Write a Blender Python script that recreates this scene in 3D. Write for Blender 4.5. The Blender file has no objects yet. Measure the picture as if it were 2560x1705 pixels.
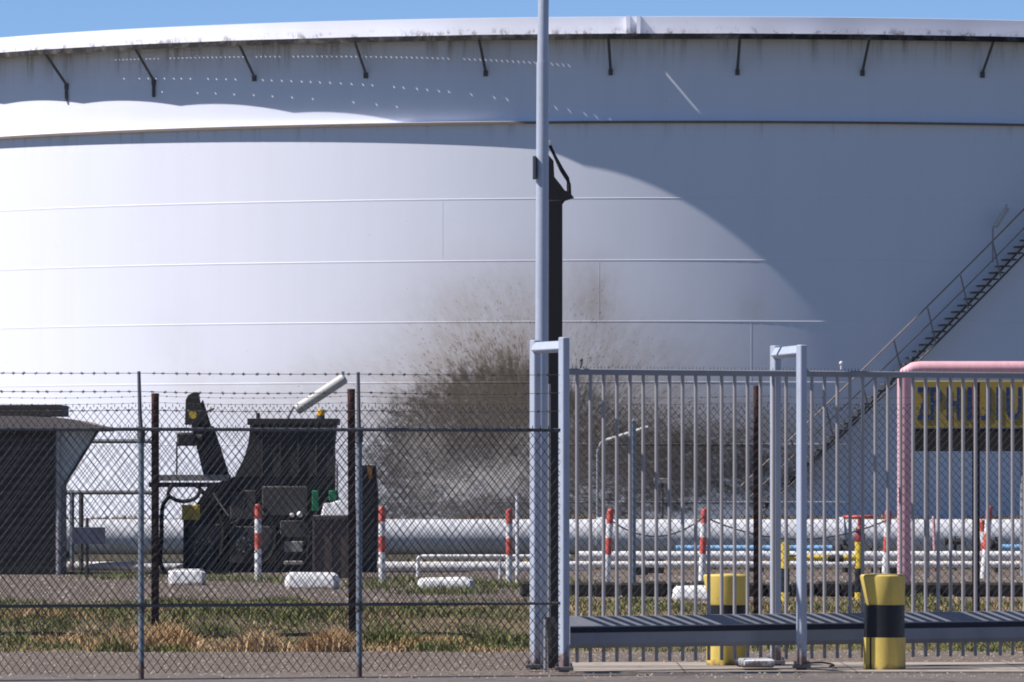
import bpy, math, random
from mathutils import Vector, Matrix
random.seed(7)
R = math.radians
C = bpy.context.scene.collection
sc = bpy.context.scene

# ------------------------------------------------------------------ camera, sky, sun, exposure
F = 18500.0            # focal length in photo pixels (photo is 2560 wide)
HY, EYE = 1183.0, 1.6  # horizon row, eye height
cam = bpy.data.cameras.new("camera")
cam.sensor_width = 36.0
cam.lens = F / 2560 * 36.0
cam.shift_y = (HY - 852.5) / 2560
cam.clip_start, cam.clip_end = 1.0, 6000.0
co = bpy.data.objects.new("camera", cam); C.objects.link(co)
co.location = (0, 0, EYE); co.rotation_euler = (R(90), 0, 0)
sc.camera = co

SUN_AZ, SUN_EL = 1.417, math.atan(1.157)       # azimuth turned from -Y towards -X
sdir = Vector((-math.sin(SUN_AZ) * math.cos(SUN_EL), -math.cos(SUN_AZ) * math.cos(SUN_EL), math.sin(SUN_EL)))
w = bpy.data.worlds.new("World"); sc.world = w; w.use_nodes = True
nt = w.node_tree
bg = nt.nodes["Background"]
sky = nt.nodes.new("ShaderNodeTexSky"); sky.sky_type = 'NISHITA'
sky.sun_disc = False
sky.sun_elevation = SUN_EL
sky.sun_rotation = math.atan2(sdir.x, sdir.y)
sky.altitude = 2000.0; sky.air_density = 0.5; sky.dust_density = 0.0; sky.ozone_density = 5.0
nt.links.new(sky.outputs[0], bg.inputs[0])
bg.inputs[1].default_value = 0.102
sl = bpy.data.lights.new("sun", 'SUN'); sl.energy = 5.0; sl.angle = R(0.5); sl.color = (1.0, 0.945, 0.915)
so = bpy.data.objects.new("sun", sl); C.objects.link(so)
so.rotation_euler = sdir.to_track_quat('Z', 'Y').to_euler(); so.location = (-40, 20, 60)
sc.cycles.filter_width = 1.9
sc.view_settings.view_transform = 'Standard'; sc.view_settings.look = 'None'
sc.view_settings.exposure = 0.36; sc.view_settings.gamma = 1.0

# ------------------------------------------------------------------ helpers
def D(base_y):                    # distance of ground seen at photo row base_y
    return F * EYE / (base_y - HY)
def P(px, py, d):                 # real-world point at distance d that the photo shows at (px, py)
    return Vector(((px - 1280) / F * d, d, EYE + (HY - py) / F * d))
def W(p, d):                      # real size of p photo pixels at distance d
    return p * d / F
def G(px, d, z=0.0):
    return Vector(((px - 1280) / F * d, d, z))

class MB:
    def __init__(s): s.v, s.f = [], []
    def add(s, vs, fs):
        o = len(s.v); s.v += [Vector(v) for v in vs]; s.f += [[i + o for i in f] for f in fs]; return s
    def box(s, c, size, rz=0.0, rx=0.0, ry=0.0, bev=0.0):
        c = Vector(c); hx, hy, hz = [q / 2 for q in size]
        m = Matrix.Rotation(rz, 3, 'Z') @ Matrix.Rotation(ry, 3, 'Y') @ Matrix.Rotation(rx, 3, 'X')
        if bev <= 0:
            vs = [m @ Vector((x * hx, y * hy, z * hz)) + c for z in (-1, 1) for y in (-1, 1) for x in (-1, 1)]
            return s.add(vs, [(0, 2, 3, 1), (4, 5, 7, 6), (0, 1, 5, 4), (2, 6, 7, 3), (0, 4, 6, 2), (1, 3, 7, 5)])
        b = min(bev, hx * .9, hy * .9, hz * .9)
        ring = lambda ax, ay, cut: [(-ax + cut, -ay), (ax - cut, -ay), (ax, -ay + cut), (ax, ay - cut), (ax - cut, ay), (-ax + cut, ay), (-ax, ay - cut), (-ax, -ay + cut)]
        lev = [(-hz, hx - b, hy - b), (-hz + b, hx, hy), (hz - b, hx, hy), (hz, hx - b, hy - b)]
        vs = []
        for z, ax, ay in lev:
            vs += [m @ Vector((x, y, z)) + c for x, y in ring(ax, ay, b)]
        fs = [tuple(reversed(range(8)))]
        for k in range(3):
            for i in range(8):
                j = (i + 1) % 8; fs.append((k * 8 + i, k * 8 + j, (k + 1) * 8 + j, (k + 1) * 8 + i))
        fs.append(tuple(range(24, 32)))
        return s.add(vs, fs)
    def tube(s, a, b, r, n=8, r2=None, phase=0.0, caps=True):
        return s.path([a, b], [r, r if r2 is None else r2], n, phase, caps)
    def path(s, pts, r, n=8, phase=0.0, caps=True):
        pts = [Vector(p) for p in pts]
        if not isinstance(r, (list, tuple)): r = [r] * len(pts)
        vs = []
        up = None
        for i, p in enumerate(pts):
            t = (pts[min(i + 1, len(pts) - 1)] - pts[max(i - 1, 0)]).normalized()
            if up is None or abs(t.dot(up)) > .98:
                up = Vector((0, 0, 1)) if abs(t.z) < .9 else Vector((0, 1, 0))
            x = up.cross(t).normalized(); y = t.cross(x)
            for k in range(n):
                a = 2 * math.pi * k / n + phase
                vs.append(p + x * (math.cos(a) * r[i]) + y * (math.sin(a) * r[i]))
        fs = []
        for i in range(len(pts) - 1):
            for k in range(n):
                l = (k + 1) % n
                fs.append((i * n + k, i * n + l, (i + 1) * n + l, (i + 1) * n + k))
        if caps:
            fs.append(tuple(reversed(range(n)))); fs.append(tuple(range((len(pts) - 1) * n, len(pts) * n)))
        return s.add(vs, fs)
    def lathe(s, c, prof, n=24, a0=0.0, a1=2 * math.pi):
        c = Vector(c); full = abs(a1 - a0 - 2 * math.pi) < 1e-6
        m = n if full else n + 1
        vs = []
        for r, z in prof:
            for k in range(m):
                a = a0 + (a1 - a0) * k / n
                vs.append(c + Vector((r * math.cos(a), r * math.sin(a), z)))
        fs = []
        for i in range(len(prof) - 1):
            for k in range(n):
                l = (k + 1) % m
                fs.append((i * m + k, i * m + l, (i + 1) * m + l, (i + 1) * m + k))
        return s.add(vs, fs)
    def ball(s, c, r, sz=1.0, n=12):
        prof = [(max(1e-4, r * math.sin(math.pi * i / 8)), -r * sz * math.cos(math.pi * i / 8)) for i in range(9)]
        return s.lathe(c, prof, n)
    def prism(s, pts, th):        # outline of points in a vertical plane facing the camera, given thickness th away from it
        n = len(pts); pts = [Vector(p) for p in pts]; off = Vector((0, th, 0))
        a = sum(pts[i].x * pts[(i + 1) % n].z - pts[(i + 1) % n].x * pts[i].z for i in range(n))
        if a < 0: pts = pts[::-1]
        fs = [tuple(range(n)), tuple(reversed(range(n, 2 * n)))]
        for i in range(n):
            j = (i + 1) % n; fs.append((j, i, n + i, n + j))
        return s.add(pts + [p + off for p in pts], fs)
    def build(s, name, mat, parent=None, origin=None, smooth=True, ang=35):
        o0 = Vector(origin) if origin is not None else (wloc(parent) if parent else Vector((0, 0, 0)))
        me = bpy.data.meshes.new(name)
        me.from_pydata([v - o0 for v in s.v], [], s.f); me.update()
        if smooth:
            me.polygons.foreach_set("use_smooth", [True] * len(me.polygons))
            me.set_sharp_from_angle(angle=R(ang))
        me.materials.append(mat)
        o = bpy.data.objects.new(name, me); C.objects.link(o)
        if parent: o.parent = parent; o.location = o0 - wloc(parent)
        else: o.location = o0
        return o
def wloc(o):
    l = Vector(o.location)
    while o.parent: o = o.parent; l += Vector(o.location)
    return l
def tag(o, label, cat, group=None, kind=None):
    o["label"] = label; o["category"] = cat
    if group: o["group"] = group
    if kind: o["kind"] = kind
    return o
def thing(name, label, cat, loc, group=None):
    o = bpy.data.objects.new(name, None); C.objects.link(o); o.location = loc; o.empty_display_size = .1
    return tag(o, label, cat, group)
def struct(o): o["kind"] = "structure"; return o

# ---- node helpers
class NT:
    def __init__(s, name):
        s.m = bpy.data.materials.new(name); s.m.use_nodes = True; s.t = s.m.node_tree
        s.p = s.t.nodes["Principled BSDF"]
    def set(s, sock, v):
        if hasattr(v, "is_output"): s.t.links.new(v, sock)
        elif isinstance(v, (tuple, list)) and len(v) == 3 and sock.type == 'RGBA': sock.default_value = (*v, 1)
        else: sock.default_value = v
    def math(s, op, a, b=0.0, c=0.0, clamp=False):
        n = s.t.nodes.new("ShaderNodeMath"); n.operation = op; n.use_clamp = clamp
        for i, v in enumerate((a, b, c)): s.set(n.inputs[i], v)
        return n.outputs[0]
    def mix(s, f, a, b, mode='MIX'):
        n = s.t.nodes.new("ShaderNodeMix"); n.data_type = 'RGBA'; n.blend_type = mode
        s.set(n.inputs[0], f); s.set(n.inputs[6], a); s.set(n.inputs[7], b); return n.outputs[2]
    def obj(s): return s.t.nodes.new("ShaderNodeTexCoord").outputs["Object"]
    def geo(s): return s.t.nodes.new("ShaderNodeNewGeometry").outputs["Position"]
    def mapping(s, v, sc=(1, 1, 1), loc=(0, 0, 0)):
        n = s.t.nodes.new("ShaderNodeMapping"); s.set(n.inputs[0], v)
        n.inputs["Scale"].default_value = sc; n.inputs["Location"].default_value = loc; return n.outputs[0]
    def noise(s, v, scale, detail=4, rough=.55, dist=0.0):
        n = s.t.nodes.new("ShaderNodeTexNoise"); s.set(n.inputs["Vector"], v)
        n.inputs["Scale"].default_value = scale; n.inputs["Detail"].default_value = detail
        n.inputs["Roughness"].default_value = rough; n.inputs["Distortion"].default_value = dist
        return n.outputs[0]
    def ramp(s, f, a, b, ca=0.0, cb=1.0):
        n = s.t.nodes.new("ShaderNodeMapRange"); n.interpolation_type = 'SMOOTHSTEP'; n.clamp = True
        s.set(n.inputs[0], f)
        for i, v in ((1, a), (2, b), (3, ca), (4, cb)): n.inputs[i].default_value = v
        return n.outputs[0]
    def sep(s, v):
        n = s.t.nodes.new("ShaderNodeSeparateXYZ"); s.set(n.inputs[0], v); return n.outputs
    def comb(s, x, y, z):
        n = s.t.nodes.new("ShaderNodeCombineXYZ")
        for i, v in enumerate((x, y, z)): s.set(n.inputs[i], v)
        return n.outputs[0]
    def bump(s, h, strength, dist=.02):
        n = s.t.nodes.new("ShaderNodeBump"); s.set(n.inputs["Height"], h)
        n.inputs["Strength"].default_value = strength; n.inputs["Distance"].default_value = dist
        s.t.links.new(n.outputs[0], s.p.inputs["Normal"])
    def fin(s, col, rough=.5, metal=0.0, spec=.5):
        s.set(s.p.inputs["Base Color"], col); s.set(s.p.inputs["Roughness"], rough)
        s.p.inputs["Metallic"].default_value = metal; s.p.inputs["Specular IOR Level"].default_value = spec
        return s.m

def worn(name, base, dirt=(.12, .1, .08), amt=.35, rough=.5, scale=6.0, metal=0.0, spec=.4, bump=0.0, streak=True, foot=0.0):
    n = NT(name); v = n.obj()
    if streak: v2 = n.mapping(v, (1, 1, .25))
    else: v2 = v
    k = n.ramp(n.noise(v2, scale, 6, .65), .42, .75, 0, amt)
    g = n.noise(v, scale * 7, 3)
    col = n.mix(k, base, dirt)
    col = n.mix(.25, col, n.mix(g, tuple(q * .6 for q in base), tuple(min(1, q * 1.35) for q in base)))
    if foot:
        z = n.sep(v)[2]
        col = n.mix(n.ramp(n.math('SUBTRACT', n.noise(v, 14, 5, .7), n.math('DIVIDE', z, foot)), .1, .4, 0, .85), col, (.16, .08, .05))
        col = n.mix(n.ramp(n.noise(n.mapping(v, (1, 1, .5)), 26, 4, .7), .66, .72, 0, .7), col, (.14, .09, .07))
    if bump: n.bump(g, bump, .01)
    return n.fin(col, n.ramp(g, .3, .7, rough - .1, rough + .12), metal, spec)

# ------------------------------------------------------------------ materials
M = {}
M['post_blue'] = worn('pale_blue_paint', (.42, .47, .57), (.2, .17, .14), .3, .5, foot=.6)
M['pole'] = worn('pole_paint', (.42, .47, .57), (.25, .25, .27), .3, .42, 3)
M['galv'] = worn('galvanised_steel', (.36, .36, .38), (.14, .13, .12), .4, .5, 9, .25)
M['rail_dark'] = worn('dull_steel_rail', (.12, .125, .14), (.06, .05, .045), .4, .55, 9, .2)
M['wire'] = worn('mesh_wire', (.065, .07, .078), (.03, .028, .026), .4, .9, 9, 0.0, .1)
M['barb'] = worn('barbed_wire', (.09, .085, .085), (.06, .04, .03), .4, .6, 9, .3)
M['fence_post'] = worn('blue_grey_post', (.22, .26, .31), (.14, .14, .15), .35, .45, 8, .2, foot=.5)
M['beam'] = worn('gate_beam_steel', (.27, .28, .31), (.1, .09, .08), .35, .55, 3)
M['groove'] = worn('painted_groove_shadow', (.02, .022, .04), (.02, .02, .02), .2, .7)  # near-black that paints the shade of the beam's groove
M['bar'] = worn('gate_bar_steel', (.35, .335, .34), (.2, .17, .15), .35, .45, 10, .1)
M['rust'] = worn('rusty_steel', (.075, .032, .026), (.03, .018, .015), .8, .85, 8, bump=.3)
M['black'] = worn('black_rubber', (.014, .014, .016), (.03, .026, .02), .3, .6)
M['machine'] = worn('sooty_black_steel', (.04, .038, .037), (.1, .082, .065), .5, .65, 5, streak=False, bump=.2)
M['machine2'] = worn('dark_grey_steel', (.085, .078, .073), (.02, .018, .016), .6, .6, 6, streak=False)
M['platform'] = worn('pale_platform_plate', (.34, .32, .29), (.1, .09, .08), .4, .6)
M['yellow'] = worn('yellow_paint', (.66, .5, .12), (.22, .16, .07), .55, .55, 5, foot=.16)
M['yellow2'] = worn('dull_yellow_paint', (.72, .52, .06), (.25, .18, .05), .4, .5, 5)
M['amber'] = worn('amber_lens', (.75, .42, .02), (.5, .3, .02), .2, .25)
M['band'] = worn('black_band_paint', (.012, .014, .018), (.03, .03, .03), .3, .45, 5)
M['white'] = worn('white_paint', (.8, .8, .8), (.35, .32, .28), .25, .55, 4, streak=False)
M['block'] = worn('white_washed_concrete', (.8, .8, .8), (.36, .33, .29), .45, .85, 7, streak=False, bump=.5, foot=.16)
M['red'] = worn('red_paint', (.62, .12, .09), (.3, .08, .06), .35, .5, 10)
M['dkred'] = worn('dark_red_paint', (.3, .05, .06), (.12, .03, .03), .4, .5, 10)
M['pink'] = worn('pink_paint', (.76, .42, .46), (.42, .27, .27), .6, .55, 5, bump=.1, foot=.4)
M['lampbody'] = worn('grey_lamp_housing', (.55, .53, .5), (.25, .22, .18), .3, .5, 4)
M['pipe'] = worn('dulled_white_pipe_paint', (.64, .65, .68), (.3, .28, .26), .4, .6, 3)
M['blue_pipe'] = worn('light_blue_paint', (.25, .5, .8), (.5, .5, .5), .35, .5, 2)
M['dull'] = worn('dark_barrier', (.028, .026, .024), (.06, .05, .04), .5, .9, 3, streak=False, bump=.5)
M['shedroof'] = worn('weathered_roof_sheet', (.3, .26, .23), (.15, .12, .1), .4, .8, 4, streak=False)
M['signyellow'] = worn('sign_yellow', (.33, .245, .05), (.4, .3, .08), .3, .5, 3)
M['signblue'] = worn('sign_blue', (.015, .04, .14), (.1, .09, .08), .3, .5, 6)
M['green'] = worn('green_paint', (.02, .22, .1), (.02, .08, .05), .4, .5, 6)
M['brown'] = worn('brown_board', (.12, .09, .08), (.05, .04, .035), .5, .8, 7)
M['cloth'] = worn('white_sheet', (.75, .75, .76), (.5, .5, .52), .3, .8, 7, streak=False, bump=.4)
M['navy'] = worn('slate_board', (.1, .11, .17), (.05, .05, .07), .4, .6, 5)
M['stairsteel'] = worn('stair_steel', (.1, .098, .095), (.1, .06, .04), .5, .6, 6)
M['handrail'] = worn('rusty_handrail', (.3, .24, .21), (.1, .06, .04), .5, .6, 6)
M['lip'] = worn('rusty_lip', (.022, .02, .02), (.3, .27, .26), .55, .85, 2.2, streak=False)
M['stem'] = worn('orange_rag', (.65, .3, .06), (.3, .15, .04), .3, .7)

M['ledge_lip'] = worn('brown_ledge_edge', (.2, .16, .135), (.1, .07, .05), .6, .8, 1.5, streak=False)
# glass panel of the shed's wind break
n = NT('pale_panel'); v = n.obj()
M['panel'] = n.fin(n.mix(n.noise(v, 5), (.42, .5, .5), (.55, .6, .58)), .35)

# tank paint: white, with marks on it (smoke and oil spatter, rust runs)
def tank_paint():
    n = NT('tank_white_paint'); v = n.obj(); x, y, z = n.sep(v)
    def X(px): return (px - 1680) / 73.1
    def Z(py): return EYE + (HY - py) / 73.1
    def gauss(px, py, sx, sy, amp):
        a = n.math('DIVIDE', n.math('SUBTRACT', x, X(px)), sx / 73.1)
        b = n.math('DIVIDE', n.math('SUBTRACT', z, Z(py)), sy / 73.1)
        e = n.math('ADD', n.math('MULTIPLY', a, a), n.math('MULTIPLY', b, b))
        return n.math('MULTIPLY', n.math('EXPONENT', n.math('MULTIPLY', e, -1.0)), amp)
    def total(lst):
        o = None
        for g in lst:
            q = gauss(*g); o = q if o is None else n.math('ADD', o, q)
        return o
    front = n.math('LESS_THAN', y, 0.0)
    dark = total([(1160, 1000, 180, 58, 1.15), (1290, 985, 90, 50, .7), (1230, 900, 70, 60, .35), (1000, 1060, 130, 70, .5), (1060, 1150, 190, 110, .62), (1280, 1130, 120, 110, .6), (955, 1190, 110, 90, .8), (1345, 1180, 70, 90, .9), (1150, 1120, 90, 40, .5), (1180, 1275, 320, 30, 1.25),
                  (1560, 1180, 150, 100, .95), (1450, 1030, 120, 120, .5), (1720, 1160, 190, 110, .62), (1880, 1200, 180, 80, .5), (1140, 920, 110, 50, .35)])
    haze = total([(1160, 880, 220, 150, .6), (1230, 720, 190, 100, .26), (1440, 740, 60, 90, .42), (1130, 1090, 300, 180, .8), (1600, 1100, 330, 170, .85),
                  (430, 960, 110, 60, .16), (370, 840, 70, 70, .12), (560, 1010, 160, 70, .2), (780, 960, 150, 80, .22), (1830, 770, 40, 40, .2), (1500, 880, 190, 110, .32), (1900, 1120, 140, 110, .4)])
    m1 = n.noise(v, .55, 7, .62); m2 = n.noise(v, 2.4, 6, .7)
    # rays thrown out from the burnt foot of the wall
    dx = n.math('SUBTRACT', x, X(1310)); dz = n.math('SUBTRACT', z, Z(1230))
    ang = n.math('ARCTAN2', dz, dx)
    rad = n.math('SQRT', n.math('ADD', n.math('MULTIPLY', dx, dx), n.math('MULTIPLY', dz, dz)))
    rv = n.comb(n.math('MULTIPLY', ang, 16.0), n.math('MULTIPLY', rad, .9), 3.0)
    ray = n.noise(rv, 1.6, 7, .75)
    rv2 = n.comb(n.math('MULTIPLY', ang, 70.0), n.math('MULTIPLY', rad, 3.6), 9.0)
    ray2 = n.noise(rv2, 1.5, 4, .7)
    base = n.mix(n.ramp(n.noise(n.mapping(v, (1.2, 1.2, .06)), 1.0, 5, .6), .4, .75, 0, .16), (.77, .79, .87), (.66, .67, .72))
    base = n.mix(n.ramp(n.noise(v, .14, 3), .45, .7, 0, .25), base, (.72, .74, .82))
    # small rust runs
    rr = n.ramp(n.noise(n.mapping(v, (2.2, 2.2, .3)), 1.3, 3, .5), .74, .8, 0, .4)
    base = n.mix(n.math('MULTIPLY', rr, n.ramp(n.noise(v, .3, 2), .5, .7)), base, (.5, .33, .2))
    vstreak = n.noise(n.mapping(v, (1.6, 1.6, .1)), 1.7, 6, .7)
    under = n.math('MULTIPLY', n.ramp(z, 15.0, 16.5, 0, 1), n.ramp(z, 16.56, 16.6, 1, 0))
    base = n.mix(n.math('MULTIPLY', n.ramp(vstreak, .46, .72, .12, .75), n.math('POWER', under, 1.6)), base, (.2, .155, .12))  # brown upright streaks, denser towards the girder above
    up = n.math('MULTIPLY', n.ramp(z, 16.5, 16.56, 0, 1), n.ramp(z, 16.62, 16.95, 1, 0))
    base = n.mix(n.math('MULTIPLY', n.ramp(n.noise(n.mapping(v, (1, 1, .7)), 2.6, 6, .75), .5, .62, .1, .85), up), base, (.17, .14, .125))
    under2 = n.math('MULTIPLY', n.ramp(z, 12.6, 13.6, 0, 1), n.ramp(z, 13.62, 13.66, 1, 0))
    base = n.mix(n.math('MULTIPLY', n.ramp(vstreak, .5, .72, .0, .35), n.math('POWER', under2, 2.0)), base, (.3, .24, .19))
    hz = n.math('MULTIPLY', haze, n.math('ADD', n.math('MULTIPLY', m1, .8), n.math('SUBTRACT', n.math('MULTIPLY', ray, 1.5), .38)), clamp=True)
    col = n.mix(n.math('MULTIPLY', hz, front), base, (.36, .275, .19))
    m3 = n.noise(v, 7.0, 5, .75)
    tx = n.math('ADD', n.math('MULTIPLY', m2, 1.9), n.math('ADD', n.math('MULTIPLY', ray, 1.7), n.math('MULTIPLY', m3, 1.2)))
    dk = n.math('MULTIPLY', n.math('SUBTRACT', tx, 1.5), n.math('MULTIPLY', dark, 1.3))
    dk = n.math('MULTIPLY', n.ramp(dk, .2, 1.1, 0, .95), n.ramp(n.math('ADD', n.math('MULTIPLY', m3, .6), n.math('MULTIPLY', ray, .4)), .36, .6, .62, 1.0))
    col = n.mix(n.math('MULTIPLY', dk, front), col, (.045, .038, .032))
    sp = n.math('ADD', ray2, n.math('MULTIPLY', n.math('ADD', haze, n.math('MULTIPLY', dark, .4)), .21))
    sp = n.ramp(sp, .70, .78, 0, .65)
    col = n.mix(n.math('MULTIPLY', sp, front), col, (.13, .1, .075))
    lt = n.ramp(n.math('ADD', n.math('MULTIPLY', ray2, .5), n.math('MULTIPLY', n.noise(v, 1.5, 6, .75), .5)), .43, .52, 0, .88)      # scraped clean rays inside the burn
    low = n.math('ADD', n.math('ADD', gauss(1220, 1190, 95, 48, 1.0), gauss(1080, 1215, 75, 40, .9)), n.math('ADD', gauss(1290, 1120, 60, 50, .7), gauss(1010, 1130, 50, 50, .5)), clamp=True)
    col = n.mix(n.math('MULTIPLY', n.math('MULTIPLY', lt, low), front), col, (.58, .53, .48))
    n.bump(n.noise(v, 1.0, 3), .06, .05)
    return n.fin(col, .55, 0, .35)
M['tank'] = tank_paint()
M['fascia'] = worn('roof_paint', (.7, .7, .7))
n = NT('tank_girder_underside'); v = n.obj()
M['girder'] = n.fin(n.mix(n.ramp(n.noise(v, .8, 5, .6), .4, .75), (.72, .7, .69), (.3, .24, .2)), .7)

# grounds
n = NT('gravelly_ground'); v = n.geo()
a = n.noise(v, .35, 5, .6); b = n.noise(v, 9, 5, .7); c = n.noise(v, 2.0, 4)
col = n.mix(a, (.06, .055, .035), (.1, .085, .06)); col = n.mix(n.ramp(b, .4, .7, 0, .6), col, (.15, .13, .11)); col = n.mix(n.ramp(c, .5, .65, 0, .7), col, (.05, .055, .025))
n.bump(b, .5, .03); M['ground'] = n.fin(col, .95, 0, .1)
n = NT('grey_gravel'); v = n.geo(); v2 = n.mapping(v, (1, .35, 1))
a = n.noise(v2, .5, 5, .6); b = n.noise(v, 14, 5, .75)
col = n.mix(a, (.19, .15, .125), (.28, .225, .185)); col = n.mix(n.ramp(b, .38, .62), (.085, .07, .062), col); col = n.mix(n.ramp(n.noise(v, 26, 3, .7), .6, .68, 0, .8), col, (.34, .31, .28))
n.bump(b, .6, .03); M['gravel'] = n.fin(col, .95, 0, .1)
n = NT('worn_asphalt'); v = n.geo(); v2 = n.mapping(v, (1, .3, 1))
a = n.noise(v2, .8, 5, .6); b = n.noise(v, 28, 4, .8); c = n.noise(v2, 3.0, 5, .7)
col = n.mix(n.ramp(a, .3, .7), (.105, .088, .08), (.15, .125, .112)); col = n.mix(n.ramp(b, .35, .7, 0, .8), col, (.21, .19, .18)); col = n.mix(n.ramp(n.noise(v, 17, 4, .8), .58, .66, 0, .7), col, (.045, .04, .038)); col = n.mix(n.ramp(c, .62, .68, 0, .6), col, (.05, .047, .045))
vo = n.t.nodes.new("ShaderNodeTexVoronoi"); vo.feature = 'DISTANCE_TO_EDGE'; vo.inputs["Scale"].default_value = .9
wv = n.t.nodes.new("ShaderNodeVectorMath"); wv.operation = 'ADD'; n.t.links.new(v, wv.inputs[0]); n.t.links.new(n.comb(n.math('MULTIPLY', n.noise(v, 2.5, 4), .5), n.math('MULTIPLY', n.noise(v, 2.1, 4), .5), 0.0), wv.inputs[1]); n.t.links.new(wv.outputs[0], vo.inputs["Vector"])
col = n.mix(n.ramp(vo.outputs["Distance"], .004, .016, .75, 0), col, (.03, .027, .026))
n.bump(b, .5, .015); M['asphalt'] = n.fin(col, .9, 0, .2)
n = NT('pale_concrete'); v = n.geo()
a = n.noise(v, 1.3, 5, .6); b = n.noise(v, 22, 4, .7)
col = n.mix(a, (.3, .26, .22), (.42, .37, .32)); col = n.mix(n.ramp(b, .5, .75, 0, .5), col, (.18, .15, .13))
jx = n.math('FRACT', n.math('DIVIDE', n.sep(v)[0], 1.37)); col = n.mix(n.ramp(jx, .008, .014, .8, 0), col, (.09, .08, .07))
col = n.mix(n.ramp(n.noise(n.mapping(v, (1, .4, 1)), 3.2, 6, .7), .55, .68, 0, .6), col, (.15, .125, .105))
n.bump(b, .3, .01); M['concrete'] = n.fin(col, .9, 0, .2)
n = NT('bank_soil'); v = n.geo()
a = n.noise(v, 1.1, 5, .6); b = n.noise(v, 10, 5, .7)
col = n.mix(n.ramp(a, .35, .65), (.09, .08, .045), (.2, .15, .09)); col = n.mix(n.ramp(b, .4, .7, 0, .6), col, (.26, .21, .15))
n.bump(b, .8, .05); M['soil'] = n.fin(col, .95, 0, .1)
def leaf(name, a, b, c):
    n = NT(name); v = n.geo()
    k = n.noise(v, 1.4, 3); k2 = n.noise(v, 17, 2)
    return n.fin(n.mix(n.ramp(k2, .4, .65), n.mix(n.ramp(k, .35, .65), a, b), c), .7, 0, .2)
M['grass'] = leaf('olive_grass', (.09, .135, .035), (.155, .175, .055), (.26, .23, .11))
M['dry'] = leaf('dry_grass', (.5, .31, .14), (.54, .4, .25), (.4, .28, .15))
M['weed'] = leaf('autumn_weeds', (.26, .15, .05), (.17, .14, .04), (.33, .19, .1))

# ------------------------------------------------------------------ ground, road, tracks
def sheet(name, mat, x0, x1, y0, y1, z):
    m = MB(); m.add([(x0, y0, z), (x1, y0, z), (x1, y1, z), (x0, y1, z)], [(0, 1, 2, 3)])
    return struct(m.build(name, mat, smooth=False))
sheet('ground', M['ground'], -2500, 2500, -60, 4500, 0)
sheet('asphalt_road', M['asphalt'], -60, 60, -30, 58.6, .008)
sheet('gravel_shoulder', M['gravel'], -60, 60, 57.9, 66.3, .004)
sheet('gravel_track', M['gravel'], -80, 80, 82, 122, .004)
m = MB()                                                    # concrete strip under the sliding gate
m.box((4.0, 60.45, .0), (7.0, 2.9, .04)); struct(m.build('concrete_strip', M['concrete'], smooth=False))
# low grassy bank under the second fence
m = MB(); nx, ny = 90, 26
def bank_h(x, y):
    t = (y - 66.0) / 5.2
    p = max(0, min(1, t)); p = p * p * (3 - 2 * p)
    q = max(0, min(1, (y - 73) / 8)); q = q * q * (3 - 2 * q)
    return .31 * p * (1 - q) + .035 * math.sin(x * 1.9 + y * .7) * p * (1 - q) + .02 * math.sin(x * 5.1 - y * 1.3) * p * (1 - q) - .004 * (1 - p)
for j in range(ny + 1):
    for i in range(nx + 1):
        x = -14 + 28 * i / nx; y = 65.8 + 15.6 * j / ny
        m.v.append(Vector((x, y, bank_h(x, y))))
for j in range(ny):
    for i in range(nx):
        a = j * (nx + 1) + i; m.f.append([a, a + 1, a + nx + 2, a + nx + 1])
struct(m.build('grass_bank', M['soil']))

# ------------------------------------------------------------------ storage tank
TD, TR = 253.0, 30.5
TC = Vector(((1680 - 1280) / F * (TD + TR), TD + TR, 0))
def on_tank(th, z, o=0.0):        # th: angle from the camera-facing point, to the right
    b = th + math.atan2(TC.x, TC.y) * -1
    r = TR + o
    return TC + Vector((r * math.sin(b), -r * math.cos(b), z))
ZG, ZL = 16.53, 13.63
PT = .142
tank = thing('storage_tank', 'huge round white oil tank with a scorched and spattered lower wall', 'storage tank', TC)
prof = [(TR, -.05)]; seams = []
for py in (1255, 1110, 955, 803, 650, 495):
    z = EYE + (HY - py) / 73.1
    seams.append([(TR, z - .05), (TR + .009, z), (TR, z + .016)])
prof += [(TR, ZL), (TR, ZG + .68), (TR - .05, ZG + .69), (TR - .05, ZG)]
shell = MB().lathe(TC, prof, 360).build('shell', M['tank'], tank, ang=25)
m = MB()
for q in seams: m.lathe(TC, q, 360)
# upright weld beads
for z0, z1, px in ((9, 11.03, 1110), (6.8, 8.9, 1500), (4.75, 6.8, 1876), (2.6, 4.75, 1480), ):
    th = math.asin((px - 1680) / 2230 * 1.01)
    m.path([on_tank(th, z0), on_tank(th, z1)], .0055, 6)
m.build('weld_seam', M['tank'], shell, ang=6)
MB().lathe(TC, [(TR - .3, 14.6), (TR - 3, 14.5), (.01, 14.2)], 120).build('floating_roof', M['fascia'], tank)
# stiffening ledge
o = MB().lathe(TC, [(TR, ZL + .05), (TR + .245, ZL + .03), (TR + .245, ZL - .02), (TR, ZL - .03)], 360).build('ledge', M['tank'], tank, ang=20)
MB().lathe(TC, [(TR + .247, ZL + .012), (TR + .252, ZL + .012), (TR + .252, ZL - .07), (TR + .235, ZL - .07)], 360).build('rusty_lip', M['ledge_lip'], o, ang=20)
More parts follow.
